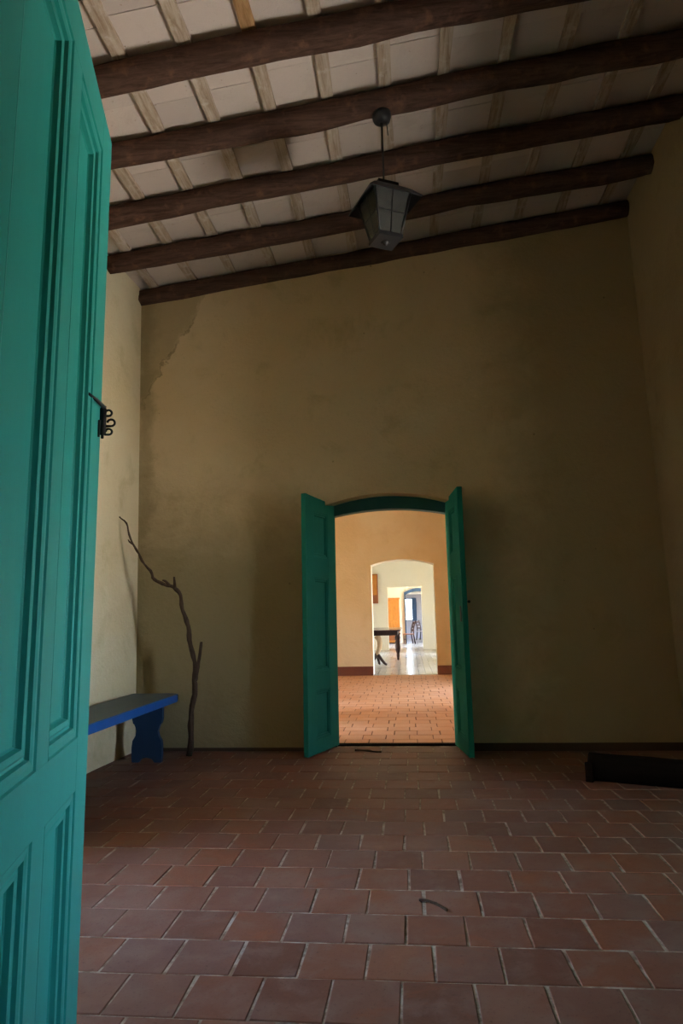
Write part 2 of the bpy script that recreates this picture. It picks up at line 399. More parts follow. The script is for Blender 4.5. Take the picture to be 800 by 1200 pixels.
ceil = box('ceiling', -4.4, 3.45, 0.2, 7.7, 0, 0.16, M['gap'], f=lambda x, y, z: (x, y, zc(x)+0.03+z))
tag(ceil, 'sloping limewashed board ceiling carried on dark round beams', 'ceiling', None, 'structure')
def beam(Y, seed, r=0.093, x0=-3.02, x1=2.60):
    bm = bmesh.new(); n = 30; seg = 14; rings = []
    rnd = random.Random(seed)
    for i in range(n+1):
        x = x0+(x1-x0)*i/n; zz = zc(x)-0.125+0.020
        sag = 0.012*noise.noise(Vector((x*0.8, seed*3.1, 0))); ysw = 0.025*noise.noise(Vector((x*0.6, seed*1.7, 5)))
        ring = []
        for k in range(seg):
            t = 2*math.pi*k/seg; c, s = math.cos(t), math.sin(t)
            q = 1.0/((abs(c)**3.2+abs(s)**3.2)**(1/3.2))
            rr = r*(0.55+0.45*q)*(1+0.16*noise.noise(Vector((x*2.2, c*1.3+seed*7, s*1.3)))+0.05*noise.noise(Vector((x*9, c*3+seed, s*3))))
            if i in (0, n): rr *= 0.86+0.1*math.sin(k*2.3+seed)
            ring.append(bm.verts.new((x, Y+ysw+rr*c, min(zz+sag+rr*s, zc(x)-0.028))))
        rings.append(ring)
    for a, b in zip(rings, rings[1:]):
        for k in range(seg): bm.faces.new((a[k], a[(k+1) % seg], b[(k+1) % seg], b[k]))
    bm.faces.new(rings[0]); bm.faces.new(list(reversed(rings[-1])))
    return from_bm('roof_beam', bm, M['log'], ceil, True)
beamY = [1.14, 1.87, 2.60, 3.34, 4.07, 4.80, 5.535, 6.295, 7.06]
for i, Y in enumerate(beamY):
    beam(Y, i+1, 0.10 if i == 4 else 0.094)
# battens on the beams, boards on the battens
bx = [-2.835+0.4575*k for k in range(-1, 13)]
def batten(x, ya, yb, mat):
    bm = bmesh.new(); n = max(3, int(round((yb-ya)*3.6))); prev = None
    for j in range(n+1):
        y = ya+(yb-ya)*j/n; w = 0.095+0.014*noise.noise(Vector((x*5, y*2.3, 1)))
        sh = 0.012*noise.noise(Vector((x*3, y*1.1, 4))); d = 0.006*noise.noise(Vector((x*7, y*3, 9)))
        a, b = x+sh, x+sh+w
        ring = [bm.verts.new((a, y, zc(a)-0.030+d)), bm.verts.new((b, y, zc(b)-0.030+d)), bm.verts.new((b, y, zc(b)+0.012)), bm.verts.new((a, y, zc(a)+0.012))]
        if prev:
            for k in range(4): bm.faces.new((prev[k], prev[(k+1) % 4], ring[(k+1) % 4], ring[k]))
        else: bm.faces.new(ring)
        prev = ring
    bm.faces.new(list(reversed(prev)))
    from_bm('batten', bm, mat, ceil)
for i, x in enumerate(bx):
    if i == 5:
        batten(x, 0.9, 4.06, M['batten_brown']); batten(x, 4.08, 7.08, M['batten'])
    else: batten(x, 0.9, 7.08, M['batten'])
rb = random.Random(3)
for i in range(len(bx)-1):
    xa, xb = bx[i]+0.03, bx[i+1]+0.065
    for a, b in zip([0.9]+beamY, beamY):
        m = a+(b-a)*rb.uniform(0.42, 0.58)
        for y0, y1 in ((a, m), (m, b)):
            dz = rb.uniform(0, 0.006); tl = rb.uniform(-0.004, 0.004)
            bm = bmesh.new()
            v, fs = bm_box(bm, xa, xb, y0+0.0015, y1-0.0015, 0, 0.026,
                           lambda x, y, z: (x, y, zc(x)+dz+tl*(1 if y > (y0+y1)/2 else -1)*0.5+z))
            from_bm('ceiling_board', bm, M['lime'], ceil)

# ------------------------------------------------------------------ floors
def tile_mesh(w, d, rnd):
    g, b = 0.0, 0.0035
    o = [(-w/2, -d/2), (w/2, -d/2), (w/2, d/2), (-w/2, d/2)]
    o = [(x+rnd.uniform(-0.004, 0.004), y+rnd.uniform(-0.004, 0.004)) for x, y in o]
    ins = [(x*(1-2*b/w), y*(1-2*b/d)) for x, y in o]
    v = [(x, y, -0.024) for x, y in o]+[(x, y, -0.003) for x, y in o]+[(x, y, 0.0) for x, y in ins]
    f = []
    for a in (0, 4):
        for k in range(4): f.append((a+k, a+(k+1) % 4, a+4+(k+1) % 4, a+4+k))
    f.append((8, 9, 10, 11)); return v, f
def tile_floor(parent, rows, xrange, mat, limit, seed, gap):
    rnd = random.Random(seed); W, D = 0.261, rows[1]-rows[0]
    variants = []
    for k in range(10):
        v, f = tile_mesh(W-gap, D-gap, rnd); me = bpy.data.meshes.new('tile'); me.from_pydata(v, [], f); me.update()
        me.materials.append(mat); variants.append((me, v, f))
    cells = []
    for j, y in enumerate(rows):
        off = 0.033+(0.155 if j % 2 else 0.0)+rnd.uniform(-0.02, 0.02)
        x0, x1 = xrange(y)
        k = math.floor((x0-off)/W)
        while off+k*W < x1:
            cells.append((off+(k+0.5)*W, y+D/2)); k += 1
    def rank(c):
        px = pixel((c[0], c[1], 0))
        inside = -20 < px[0] < 820 and px[1] < 1225
        return (0 if inside else 1, c[1])
    cells.sort(key=rank)
    RV, RF = [], []
    for i, (x, y) in enumerate(cells):
        me, v, f = variants[rnd.randrange(len(variants))]
        dz, rz = rnd.uniform(-0.0022, 0.0), rnd.uniform(-0.010, 0.010)
        ax, ay = rnd.uniform(-0.006, 0.006), rnd.uniform(-0.006, 0.006)
        flip = math.pi if rnd.random() < 0.5 else 0
        if i < limit and rank((x, y))[0] == 0:
            o = bpy.data.objects.new('tile', me); COL.objects.link(o); o.parent = parent
            o.location = (x, y, dz); o.rotation_euler = (ax, ay, rz+flip)
        else:
            c, s = math.cos(rz+flip), math.sin(rz+flip); n = len(RV)
            RV += [(x+a*c-b*s, y+a*s+b*c, z+dz) for a, b, z in v]; RF += [tuple(n+q for q in p) for p in f]
    if RV:
        o = link_mesh('tile_paving', RV, RF, mat, parent); o['kind'] = 'stuff'
fl = box('floor', -3.9, 3.2, 0.3, 7.36, -0.08, -0.0042, M['mortar'])
tag(fl, 'terracotta tiled hall floor in staggered courses with pale mortar joints', 'floor', None, 'structure')
r0 = 2.758
rows = [r0+0.282*k for k in range(-6, 16)]
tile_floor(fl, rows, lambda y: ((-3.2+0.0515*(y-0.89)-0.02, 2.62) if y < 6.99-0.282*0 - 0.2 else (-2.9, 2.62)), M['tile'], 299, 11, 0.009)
fl2 = box('floor', -3.2, 3.2, 7.42, 15.66, -0.08, -0.0065, M['mortar2'])
tag(fl2, 'sunlit orange terracotta floor of the room behind the double door', 'floor', None, 'structure')
rows2 = [7.44+0.27*k for k in range(31)]
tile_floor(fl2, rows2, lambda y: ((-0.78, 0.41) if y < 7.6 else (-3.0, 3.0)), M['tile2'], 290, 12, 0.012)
fl3 = box('floor', -3.6, 3.8, 15.67, 39.2, -0.08, 0.0, M['polished'])
tag(fl3, 'pale polished floor of the farthest rooms shining with window light', 'floor', None, 'structure')
sill = box('trim_1', -0.93, 0.54, 7.33, 7.425, -0.03, 0.014, M['timber'], None, 0.004)
tag(sill, 'dark worn threshold strip under the double door', 'threshold', None, 'structure')

bb = box('baseboard_back', -2.86, -0.93, YB-0.008, YB+0.01, 0, 0.035, M['darkbase'])
tag(bb, 'dark painted skirting band left of the double door', 'baseboard', None, 'structure')
bb2 = box('baseboard_back', 0.54, 2.60, YB-0.012, YB+0.01, 0, 0.075, M['darkbase'])
tag(bb2, 'dark painted skirting band right of the double door', 'baseboard', None, 'structure')

# ------------------------------------------------------------------ doors
PROFILE = [(0.0, 0.0), (0.003, 0.006), (0.014, 0.006), (0.026, 0.009), (0.029, 0.020), (0.034, 0.022),
           (0.040, 0.018), (0.052, 0.020), (0.056, 0.034), (0.060, 0.040), (0.064, 0.040)]
def door_leaf(name, hinge, direction, W, z0, ztop, th, stile_h, stile_f, cols, rowsz, mat, shear=0.0, mw=0.083, pivot=2.8, dk=1.0):
    """leaf in its own frame: x runs from the hinge to the free edge, z up, y across the thickness"""
    root = bpy.data.objects.new(name, None); COL.objects.link(root); root.empty_display_size = 0.1
    root.location = (hinge[0], hinge[1], 0.0)
    root.rotation_euler = (0, 0, math.atan2(direction[1], direction[0]))
    def sh(x, y, z): return (x+shear*(z-pivot), y, z)
    zt = ztop if callable(ztop) else (lambda x: ztop)
    h = th/2
    def member(nm, x0, x1, za, zb, top=False, dy=0.0):
        def f(x, y, z):
            if top and z > za+1e-6: z = zt(x)
            return sh(x, y, z)
        return box(nm, x0, x1, -h+dy, h-dy, za, zb, mat, root, 0.0008, f)
    member('stile', 0, stile_h, z0, zt(0), True)
    member('stile', W-stile_f, W, z0, zt(W), True)
    xs = [stile_h]+[v for c in cols for v in c]+[W-stile_f]
    zs = sorted(rowsz)
    edges = [z0]+[v for r in zs for v in r]+[None]
    for i in range(0, len(edges), 2):
        if edges[i+1] is None: member('rail', stile_h, W-stile_f, edges[i], zt(W/2), True, 0.0003)
        else: member('rail', stile_h, W-stile_f, edges[i], edges[i+1], False, 0.0003)
    for a, b in zip(cols, cols[1:]):
        for za, zb in zs: member('mullion', a[1], b[0], za, zb, False, 0.0003)
    k = mw/0.083
    for x0, x1 in cols:
        for za, zb in zs:
            d = PROFILE[-1][1]*dk
            pn = box('panel', x0+0.001, x1-0.001, -h+d-0.0005, h-d+0.0005, za+0.001, zb-0.001, mat, root, 0.0, sh)
            bm = bmesh.new()
            for side in (-1, 1):
                rings = []
                for ins, dep in PROFILE:
                    i = ins*k; y = side*(h-dep*dk)
                    rings.append([bm.verts.new(sh(*p)) for p in ((x0+i, y, za+i), (x1-i, y, za+i), (x1-i, y, zb-i), (x0+i, y, zb-i))])
                for a, b in zip(rings, rings[1:]):
                    for q in range(4): bm.faces.new((a[q], a[(q+1) % 4], b[(q+1) % 4], b[q]))
            mo = from_bm('moulding', bm, mat, pn)
    return root
# the near leaf, swung in past square
LX, LY = -0.268, 0.9634
FREE = (-0.960, 1.894); WD = 1.05
hinge = (FREE[0]-LX*WD, FREE[1]-LY*WD)
d1 = door_leaf('door_1', hinge, (LX, LY), WD, 0.02, 2.887, 0.100, 0.14, 0.138,
               [(0.14, 0.513), (0.610, WD-0.138)], [(0.25, 0.925), (1.055, 2.757)], M['green'], 0.029, 0.083, 2.8, 0.78)
tag(d1, 'large bright green panelled door leaf swung open on the left edge', 'door', None, 'structure')
# iron latch with scrolls at its free edge
def latch():
    z = 1.94; x = WD+0.029*(z-2.8)-0.010
    bm = bmesh.new()
    bm_box(bm, x-0.010, x+0.004, -0.068, -0.049, z-0.042, z+0.042)
    bmesh.ops.recalc_face_normals(bm, faces=bm.faces)
    bmesh.ops.bevel(bm, geom=list(bm.edges), offset=0.003, segments=2, affect='EDGES')
    bm_tube(bm, [(x-0.15, -0.044, z+0.036), (x-0.08, -0.056, z+0.038), (x-0.02, -0.062, z+0.040)], [0.004, 0.005, 0.006], 8)
    bm_tube(bm, [(x, -0.060, z+0.048), (x, -0.058, z-0.052)], [0.007, 0.004], 8)
    bm_tube(bm, [(x-0.03, -0.053, z-0.005), (x-0.03, -0.053, z-0.055)], [0.005, 0.003], 8)
    lt = from_bm('latch', bm, M['iron'], d1, True); lt['label'] = 'black wrought iron latch'
    for dz, r, ext in ((0.027, 0.009, 0.074), (-0.003, 0.0105, 0.082), (-0.031, 0.009, 0.076)):
        pts = [(x, -0.064, z+dz-r)]
        for k in range(11):
            t = math.radians(-90+k*27); pts.append((x, -(ext+r*math.cos(t)), z+dz+r*math.sin(t)))
        tube('scroll', pts, 0.0034, M['iron'], lt, 8)
latch()
# double door at the far end, leaves opened into the hall
rz3 = [(0.15, 0.62), (0.80, 1.74), (1.95, 2.42)]
d2 = door_leaf('door_2', (-0.805, 7.29), (-0.335, -0.942), 0.68, 0.02, lambda x: 2.55+0.05*x, 0.05, 0.19, 0.17, [(0.19, 0.51)], rz3, M['green2'], 0.0, 0.06, 2.8, 0.54)
tag(d2, 'left leaf of the far double door, dark green with three panels', 'door', None, 'structure')
d3 = door_leaf('door_3', (0.44, 7.29), (0.135, -0.991), 0.66, 0.02, lambda x: 2.55+0.06*x, 0.05, 0.18, 0.17, [(0.18, 0.49)], rz3, M['green2'], 0.0, 0.06, 2.8, 0.54)
tag(d3, 'right leaf of the far double door, dark green with a black knob', 'door', None, 'structure')
bm = bmesh.new(); lathe(bm, [(0.012, 0), (0.009, 0.02), (0.022, 0.03), (0.026, 0.045), (0.018, 0.06), (0.004, 0.064)], seg=14)
kn = from_bm('knob', bm, M['iron'], d3, True); kn.location = (0.645, 0.020, 1.46); kn.scale = (0.6, 0.6, 0.6); kn.rotation_euler = (-math.pi/2, 0, 0); kn['label'] = 'black knob'
kp = box('keyhole_plate', 0.555, 0.60, -0.030, -0.022, 1.27, 1.42, M['iron'], d3, 0.003)
# door frame set back in the reveal: posts and a segmental arch
fr = empty('trim_2', (-0.19, 7.33, 0)); tag(fr, 'dark blue green arched frame of the far double door', 'door frame', None, 'structure')
def fx(x): return x+0.19
for a, b in ((-0.93, -0.80), (0.43, 0.54)):
    box('post', fx(a), fx(b), -0.06, 0.06, 0.0, 2.46, M['frame'], fr, 0.004)
bm = bmesh.new(); pr = []
for k in range(25):
    t = k/24; x = -0.93+1.47*t; q = 1-(2*t-1)**2
    zi, zo = 2.395+0.095*q, 2.53+0.155*q
    pr.append([bm.verts.new((fx(x), y, z)) for y, z in ((-0.065, zi), (-0.065, zo), (0.065, zo), (0.065, zi))])
for a, b in zip(pr, pr[1:]):
    for k in range(4): bm.faces.new((a[k], a[(k+1) % 4], b[(k+1) % 4], b[k]))
bm.faces.new(pr[0]); bm.faces.new(list(reversed(pr[-1])))
from_bm('arch_head', bm, M['frame'], fr)

# ------------------------------------------------------------------ second room
Y2 = 15.66
wall('wall_left', (-3.0, 7.61), (-3.0, Y2), 0.9, outline(Y2-7.61, 4.0, 4.0, [(0.60, 0.95, 1.8, 0), (2.9, 3.2, 1.8, 0)]), M['room2'], 0, 'orange plastered left wall of the second room')
wall('wall_right', (3.0, Y2), (3.0, 7.61), 0.5, outline(Y2-7.61, 4.0, 4.0, [(3.2, 3.82, 2.0, 0)]), M['room2'], 0, 'orange plastered right wall of the second room')
wall('wall_back', (-3.5, Y2), (3.5, Y2), 0.07, outline(7.0, 4.0, 4.0, [(-0.87+3.5, 0.58+3.5, 2.50, 0.12)]), M['room2'], 0, 'orange plastered far wall of the second room with a low arch')
wall('wall_front', (3.3, 7.612), (-3.3, 7.612), 0.004, outline(6.6, 4.0, 4.0, [(3.3-0.53, 3.3+0.92, 2.50, 0.13)]), M['room2'], 0, 'orange side of the wall around the double door')
portal((-3.03, 8.385, 0.9), (1, 0, 0), 0.35, 1.8); portal((-3.03, 10.66, 0.9), (1, 0, 0), 0.3, 1.8)
portal((3.03, 12.15, 1.0), (-1, 0, 0), 0.62, 2.0)
c2 = box('ceiling', -3.5, 3.5, 7.61, Y2+0.5, 4.0, 4.15, M['white']); tag(c2, 'plain ceiling over the second room', 'ceiling', None, 'structure')
for a, b, s in ((-3.0, -0.87, 'left'), (0.58, 3.0, 'right')):
    o = box('baseboard_back', a, b, Y2-0.02, Y2+0.01, 0, 0.20, M['redbase'], None, 0.003)
    tag(o, 'oxblood painted skirting %s of the second archway' % s, 'baseboard', None, 'structure')

# ------------------------------------------------------------------ third room (long, pale)
Y3 = 26.8; S3 = Y2+0.54
wall('wall_left', (-3.0, S3), (-3.0, Y3), 0.5, outline(Y3-S3, 3.8, 3.8, [(3.2, 3.75, 2.1, 0), (7.2, 7.75, 2.1, 0)]), M['white'], 0, 'pale left wall of the long white room')
wall('wall_right', (3.2, Y3), (3.2, S3), 0.5, outline(Y3-S3, 3.8, 3.8, [(3.2, 3.75, 2.1, 0), (9.45, 9.95, 2.2, 0)]), M['white'], 0, 'pale right wall of the long white room')
wall('wall_back', (-3.5, Y3), (3.7, Y3), 0.54, outline(7.2, 3.8, 3.8, [(-0.86+3.5, 0.47+3.5, 2.43, 0.0)]), M['white'], 0, 'pale far wall of the long white room with a square opening')
wall('wall_front', (3.4, S3+0.002), (-3.4, S3+0.002), 0.47, outline(6.8, 3.8, 3.8, [(3.4-0.58, 3.4+0.87, 2.50, 0.12)]), M['white'], 0, 'pale side of the wall around the second archway')
for y in (S3+3.475, S3+7.475): portal((-3.03, y, 1.05), (1, 0, 0), 0.55, 2.1)
for y in (Y3-3.475, Y3-9.7): portal((3.23, y, 1.1), (-1, 0, 0), 0.55, 2.2)
c3 = box('ceiling', -3.5, 3.7, S3-0.03, Y3+0.5, 3.8, 3.95, M['white']); tag(c3, 'plain white ceiling over the long pale room', 'ceiling', None, 'structure')

# ------------------------------------------------------------------ fourth and fifth rooms
Y4 = 33.0; S4 = Y3+0.54
wall('wall_left', (-2.6, S4), (-2.6, Y4), 0.5, outline(Y4-S4, 3.6, 3.6, [(1.8, 2.6, 2.2, 0)]), M['white'], 0, 'white left wall of the fourth room')
wall('wall_right', (3.0, Y4), (3.0, S4), 0.5, outline(Y4-S4, 3.6, 3.6, [(0.8, 1.8, 2.2, 0)]), M['white'], 0, 'white right wall of the fourth room')
wall('wall_back', (-3.1, Y4), (3.5, Y4), 0.45, outline(6.6, 3.6, 3.6, [(-0.23+3.1, 1.05+3.1, 2.30, 0.22)]), M['white'], 0, 'white far wall of the fourth room beside the blue arch')
portal((-2.63, S4+2.2, 1.1), (1, 0, 0), 0.8, 2.2); portal((3.03, Y4-1.3, 1.1), (-1, 0, 0), 1.0, 2.2)
c4 = box('ceiling', -3.1, 3.5, S4-0.02, Y4+0.45, 3.6, 3.75, M['white']); tag(c4, 'white ceiling over the fourth room', 'ceiling', None, 'structure')
Y5 = 38.5; S5 = Y4+0.45
wall('wall_left', (-1.6, S5), (-1.6, Y5), 0.4, outline(Y5-S5, 3.4, 3.4), M['grey'], 0, 'grey left wall of the last room')
wall('wall_right', (2.4, Y5), (2.4, S5), 0.4, outline(Y5-S5, 3.4, 3.4, [(1.6, 2.2, 2.1, 0)]), M['grey'], 0, 'grey right wall of the last room')
portal((2.43, Y5-1.9, 1.05), (-1, 0, 0), 0.6, 2.1)
WX0, WX1, WZ0, WZ1 = -0.38, 0.38, 1.0, 2.25
wall('wall_back', (-2.0, Y5), (2.8, Y5), 0.3, [[(0, 0), (2.0+WX0, 0), (2.0+WX0, 3.4), (0, 3.4)], [(2.0+WX1, 0), (4.8, 0), (4.8, 3.4), (2.0+WX1, 3.4)],
     [(2.0+WX0, 0), (2.0+WX1, 0), (2.0+WX1, WZ0), (2.0+WX0, WZ0)], [(2.0+WX0, WZ1), (2.0+WX1, WZ1), (2.0+WX1, 3.4), (2.0+WX0, 3.4)]], M['grey'], 0,
     'grey end wall of the last room around the bright window')
portal(((WX0+WX1)/2, Y5+0.02, (WZ0+WZ1)/2), (0, -1, 0), WX1-WX0, WZ1-WZ0)
c5 = box('ceiling', -2.0, 2.8, S5-0.02, Y5+0.3, 2.46, 2.6, M['white']); tag(c5, 'white ceiling over the last room', 'ceiling', None, 'structure')
wn = empty('window_1', (0, Y5+0.14, 0)); tag(wn, 'bright window at the very end of the row of rooms', 'window', None, 'structure')
bm = bmesh.new()
for a, b, c, d in ((WX0, WX0+0.05, WZ0, WZ1), (WX1-0.05, WX1, WZ0, WZ1), (WX0+0.05, WX1-0.05, WZ0, WZ0+0.05), (WX0+0.05, WX1-0.05, WZ1-0.05, WZ1), (0.04, 0.08, WZ0+0.05, WZ1-0.05)):
    bm_box(bm, a, b, -0.025, 0.025, c, d)
from_bm('window_frame', bm, M['darkblue'], wn)
box('pane', WX0+0.05, 0.04, -0.003, 0.003, WZ0+0.05, WZ1-0.05, M['pane'], wn)
box('pane', 0.08, WX1-0.05, -0.003, 0.003, WZ0+0.05, WZ1-0.05, M['pane'], wn)
sh = box('shutter', 0.12, 0.34, -0.19, -0.16, 0.98, 2.27, M['darkblue'], wn, 0.004)
# blue arch frame with a leaf opened against the side
f4 = empty('trim_3', (0.41, Y4-0.02, 0)); tag(f4, 'dark blue arched door frame in the fourth room', 'door frame', None, 'structure')
box('post', -0.66, -0.60, -0.03, 0.07, 0, 2.30, M['darkblue'], f4, 0.003); box('post', 0.60, 0.66, -0.03, 0.07, 0, 2.30, M['darkblue'], f4, 0.003)
bm = bmesh.new(); pr = []
for k in range(17):
    t = k/16; x = -0.66+1.32*t; q = 1-(2*t-1)**2
    pr.append([bm.verts.new((x, y, z)) for y, z in ((-0.035, 2.25+0.2*q), (-0.035, 2.40+0.2*q), (0.07, 2.40+0.2*q), (0.07, 2.25+0.2*q))])
for a, b in zip(pr, pr[1:]):
    for k in range(4): bm.faces.new((a[k], a[(k+1) % 4], b[(k+1) % 4], b[k]))
bm.faces.new(pr[0]); bm.faces.new(list(reversed(pr[-1])))
from_bm('arch_head', bm, M['darkblue'], f4)

# ------------------------------------------------------------------ blue bench
bench = empty('bench', (-2.62, 5.7, 0)); tag(bench, 'long worn blue wooden bench against the left wall', 'bench')
def sx(x): return x+2.62
bm = bmesh.new()
pl = [(-0.27, -1.75), (0.255, -1.75), (0.255, 1.12), (0.235, 1.19), (0.18, 1.22), (-0.235, 1.22)]
lo = [bm.verts.new((x - 0.045*(y)*(1 if x < 0 else 0)*0.4, y, 0.525)) for x, y in pl]; hi = [bm.verts.new((v.co.x, v.co.y, 0.60)) for v in lo]
bm.faces.new(list(reversed(lo))); bm.faces.new(hi)
for i in range(len(pl)): bm.faces.new((lo[i], lo[(i+1) % len(pl)], hi[(i+1) % len(pl)], hi[i]))
bmesh.ops.recalc_face_normals(bm, faces=bm.faces)
bmesh.ops.bevel(bm, geom=list(bm.edges), offset=0.006, segments=2, affect='EDGES')
seat = from_bm('seat', bm, M['blue'], bench)
seat.data.materials.append(M['seat'])
for p in seat.data.polygons:
    if p.normal.z > 0.5: p.material_index = 1
half = [(0.145, 0.0), (0.150, 0.06), (0.150, 0.14), (0.142, 0.20), (0.115, 0.245), (0.105, 0.29), (0.118, 0.33), (0.128, 0.352), (0.140, 0.36), (0.150, 0.40), (0.150, 0.525)]
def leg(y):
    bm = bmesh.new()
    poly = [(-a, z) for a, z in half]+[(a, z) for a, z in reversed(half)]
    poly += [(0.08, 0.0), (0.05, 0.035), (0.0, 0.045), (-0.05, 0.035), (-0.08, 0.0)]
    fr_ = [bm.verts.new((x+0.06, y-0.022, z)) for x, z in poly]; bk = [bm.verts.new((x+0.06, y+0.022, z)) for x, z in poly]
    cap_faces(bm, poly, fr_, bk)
    from_bm('leg', bm, M['blue_shade'], bench)
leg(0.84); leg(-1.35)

# ------------------------------------------------------------------ bare branch leaning into the corner
br_pts = [(-2.234, 6.82, 0.004), (-2.211, 6.789, 0.30), (-2.188, 6.763, 0.551), (-2.158, 6.743, 0.744), (-2.171, 6.723, 0.929), (-2.202, 6.701, 1.141),
          (-2.242, 6.682, 1.328), (-2.291, 6.659, 1.55), (-2.36, 6.647, 1.671), (-2.466, 6.644, 1.70), (-2.555, 6.639, 1.753), (-2.616, 6.63, 1.841),
          (-2.703, 6.616, 1.981), (-2.791, 6.602, 2.122), (-2.838, 6.585, 2.297), (-2.924, 6.575, 2.40)]
path = smooth_path(br_pts, 4); n = len(path)
rad = [0.030*(1-0.78*(i/(n-1)))*(1+0.12*math.sin(i*1.9)) for i in range(n)]
path = [p+Vector((0.010*math.sin(i*0.9), 0.006*math.cos(i*1.3), 0)) if 1 < i < n-2 else p for i, p in enumerate(path)]
branch = tube('branch', path, rad, M['bark'], None, 10, 0.5, 2)
tag(branch, 'crooked bare branch leaning into the corner beside the bench', 'branch')
tube('side_branch', smooth_path([(-2.160, 6.742, 0.74), (-2.135, 6.73, 0.86), (-2.118, 6.722, 0.95), (-2.094, 6.722, 1.12)], 4), [0.022]*4+[0.018]*4+[0.016]*4+[0.014], M['bark'], branch, 8, 0.4, 5)
tube('side_branch', [(-2.355, 6.646, 1.665), (-2.352, 6.640, 1.71), (-2.360, 6.64, 1.775)], [0.020, 0.015, 0.011], M['bark'], branch, 8, 0.4, 6)
tube('side_branch', [(-2.40, 6.645, 1.685), (-2.45, 6.64, 1.735), (-2.478, 6.64, 1.745)], [0.014, 0.011, 0.008], M['bark'], branch, 8, 0.4, 7)
tube('side_branch', [(-2.79, 6.602, 2.12), (-2.82, 6.60, 2.14), (-2.835, 6.595, 2.165)], [0.012, 0.009, 0.004], M['bark'], branch, 6, 0.4, 8)

# ------------------------------------------------------------------ dark timber on the floor at the right
tb = empty('timber', (1.93, 5.70, 0), math.atan2(-0.27, 0.67)); tag(tb, 'dark rough timber lying on the floor by the right wall', 'timber')
bm = bmesh.new(); prev = None
for i in range(15):
    x = -0.56+1.10*i/14; ring = []
    for k in range(12):
        t = 2*math.pi*k/12; c, s = math.cos(t), math.sin(t); q = 1/((abs(c)**4+abs(s)**4)**0.25)
        w = 0.105*(0.5+0.5*q)*(1+0.10*noise.noise(Vector((x*3, c*2, s*2))))
        ring.append(bm.verts.new((x, w*c, max(0.0, 0.098+w*s*1.0))))
    if prev:
        for k in range(12): bm.faces.new((prev[k], prev[(k+1) % 12], ring[(k+1) % 12], ring[k]))
    else: bm.faces.new(ring)
    prev = ring
bm.faces.new(list(reversed(prev)))
from_bm('beam_body', bm, M['timber'], tb, True)
for x in (-0.55, 0.47):
    box('cleat', x-0.03, x+0.03, -0.125, -0.085, 0.0, 0.15, M['timber'], tb, 0.006)

# ------------------------------------------------------------------ twigs on the floor
tw = tube('twig', smooth_path([(-0.005, 3.47, 0.006), (0.04, 3.455, 0.008), (0.085, 3.41, 0.008), (0.12, 3.36, 0.006)], 4), 0.0055, M['bark'], None, 7, 0.5, 3)
tag(tw, 'small curved dark twig lying on the tiles in the foreground', 'twig')
tw2 = tube('twig', smooth_path([(-0.60, 7.06, 0.008), (-0.50, 7.05, 0.009), (-0.40, 6.99, 0.009), (-0.33, 6.985, 0.007)], 4), 0.009, M['bark'], None, 7, 0.5, 4)
tag(tw2, 'thin dark stick lying in front of the double door threshold', 'twig')

# ------------------------------------------------------------------ hanging lantern
LXc, LYc = -0.083, 4.82
lan = empty('lantern', (LXc, LYc, 4.16), math.radians(27)); tag(lan, 'black square glass lantern hanging from a ceiling beam', 'lantern')
ztop = zc(LXc)-0.125+0.02-0.094-4.16+0.012
bm = bmesh.new(); lathe(bm, [(0.03, ztop-0.085), (0.065, ztop-0.065), (0.075, ztop-0.03), (0.075, ztop)], seg=18); from_bm('ceiling_rose', bm, M['lantern'], lan, True)
tube('rod', [(0, 0, 0.50), (0, 0, ztop-0.08)], 0.008, M['lantern'], lan, 8)
tube('rod', [(0.035, -0.03, ztop-0.2), (0.03, -0.02, ztop-0.07)], 0.004, M['lantern'], lan, 6)
def sq(h, z): return [(-h, -h, z), (h, -h, z), (h, h, z), (-h, h, z)]
bm = bmesh.new()
rings = [[bm.verts.new(p) for p in sq(h, z)] for h, z in ((0.205, 0.330), (0.215, 0.318), (0.218, 0.326), (0.155, 0.40), (0.105, 0.445), (0.085, 0.46), (0.085, 0.485), (0.05, 0.505), (0.018, 0.515))]
for a, b in zip(rings, rings[1:]):
    for k in range(4): bm.faces.new((a[k], a[(k+1) % 4], b[(k+1) % 4], b[k]))
inner = [[bm.verts.new(p) for p in sq(h, z)] for h, z in ((0.205, 0.330), (0.145, 0.392), (0.09, 0.44))]
for a, b in zip(inner, inner[1:]):
    for k in range(4): bm.faces.new((a[k], b[k], b[(k+1) % 4], a[(k+1) % 4]))
bm.faces.new(inner[-1]); bm.faces.new(rings[-1])
from_bm('canopy', bm, M['lantern'], lan)
HT, HB, ZT, ZB = 0.150, 0.088, 0.375, 0.045
def hz(z): return HB+(HT-HB)*(z-ZB)/(ZT-ZB)
for sxx, syy in ((1, 1), (1, -1), (-1, 1), (-1, -1)):
    tube('corner_bar', [(sxx*HB, syy*HB, ZB), (sxx*HT, syy*HT, ZT)], 0.009, M['lantern'], lan, 6)
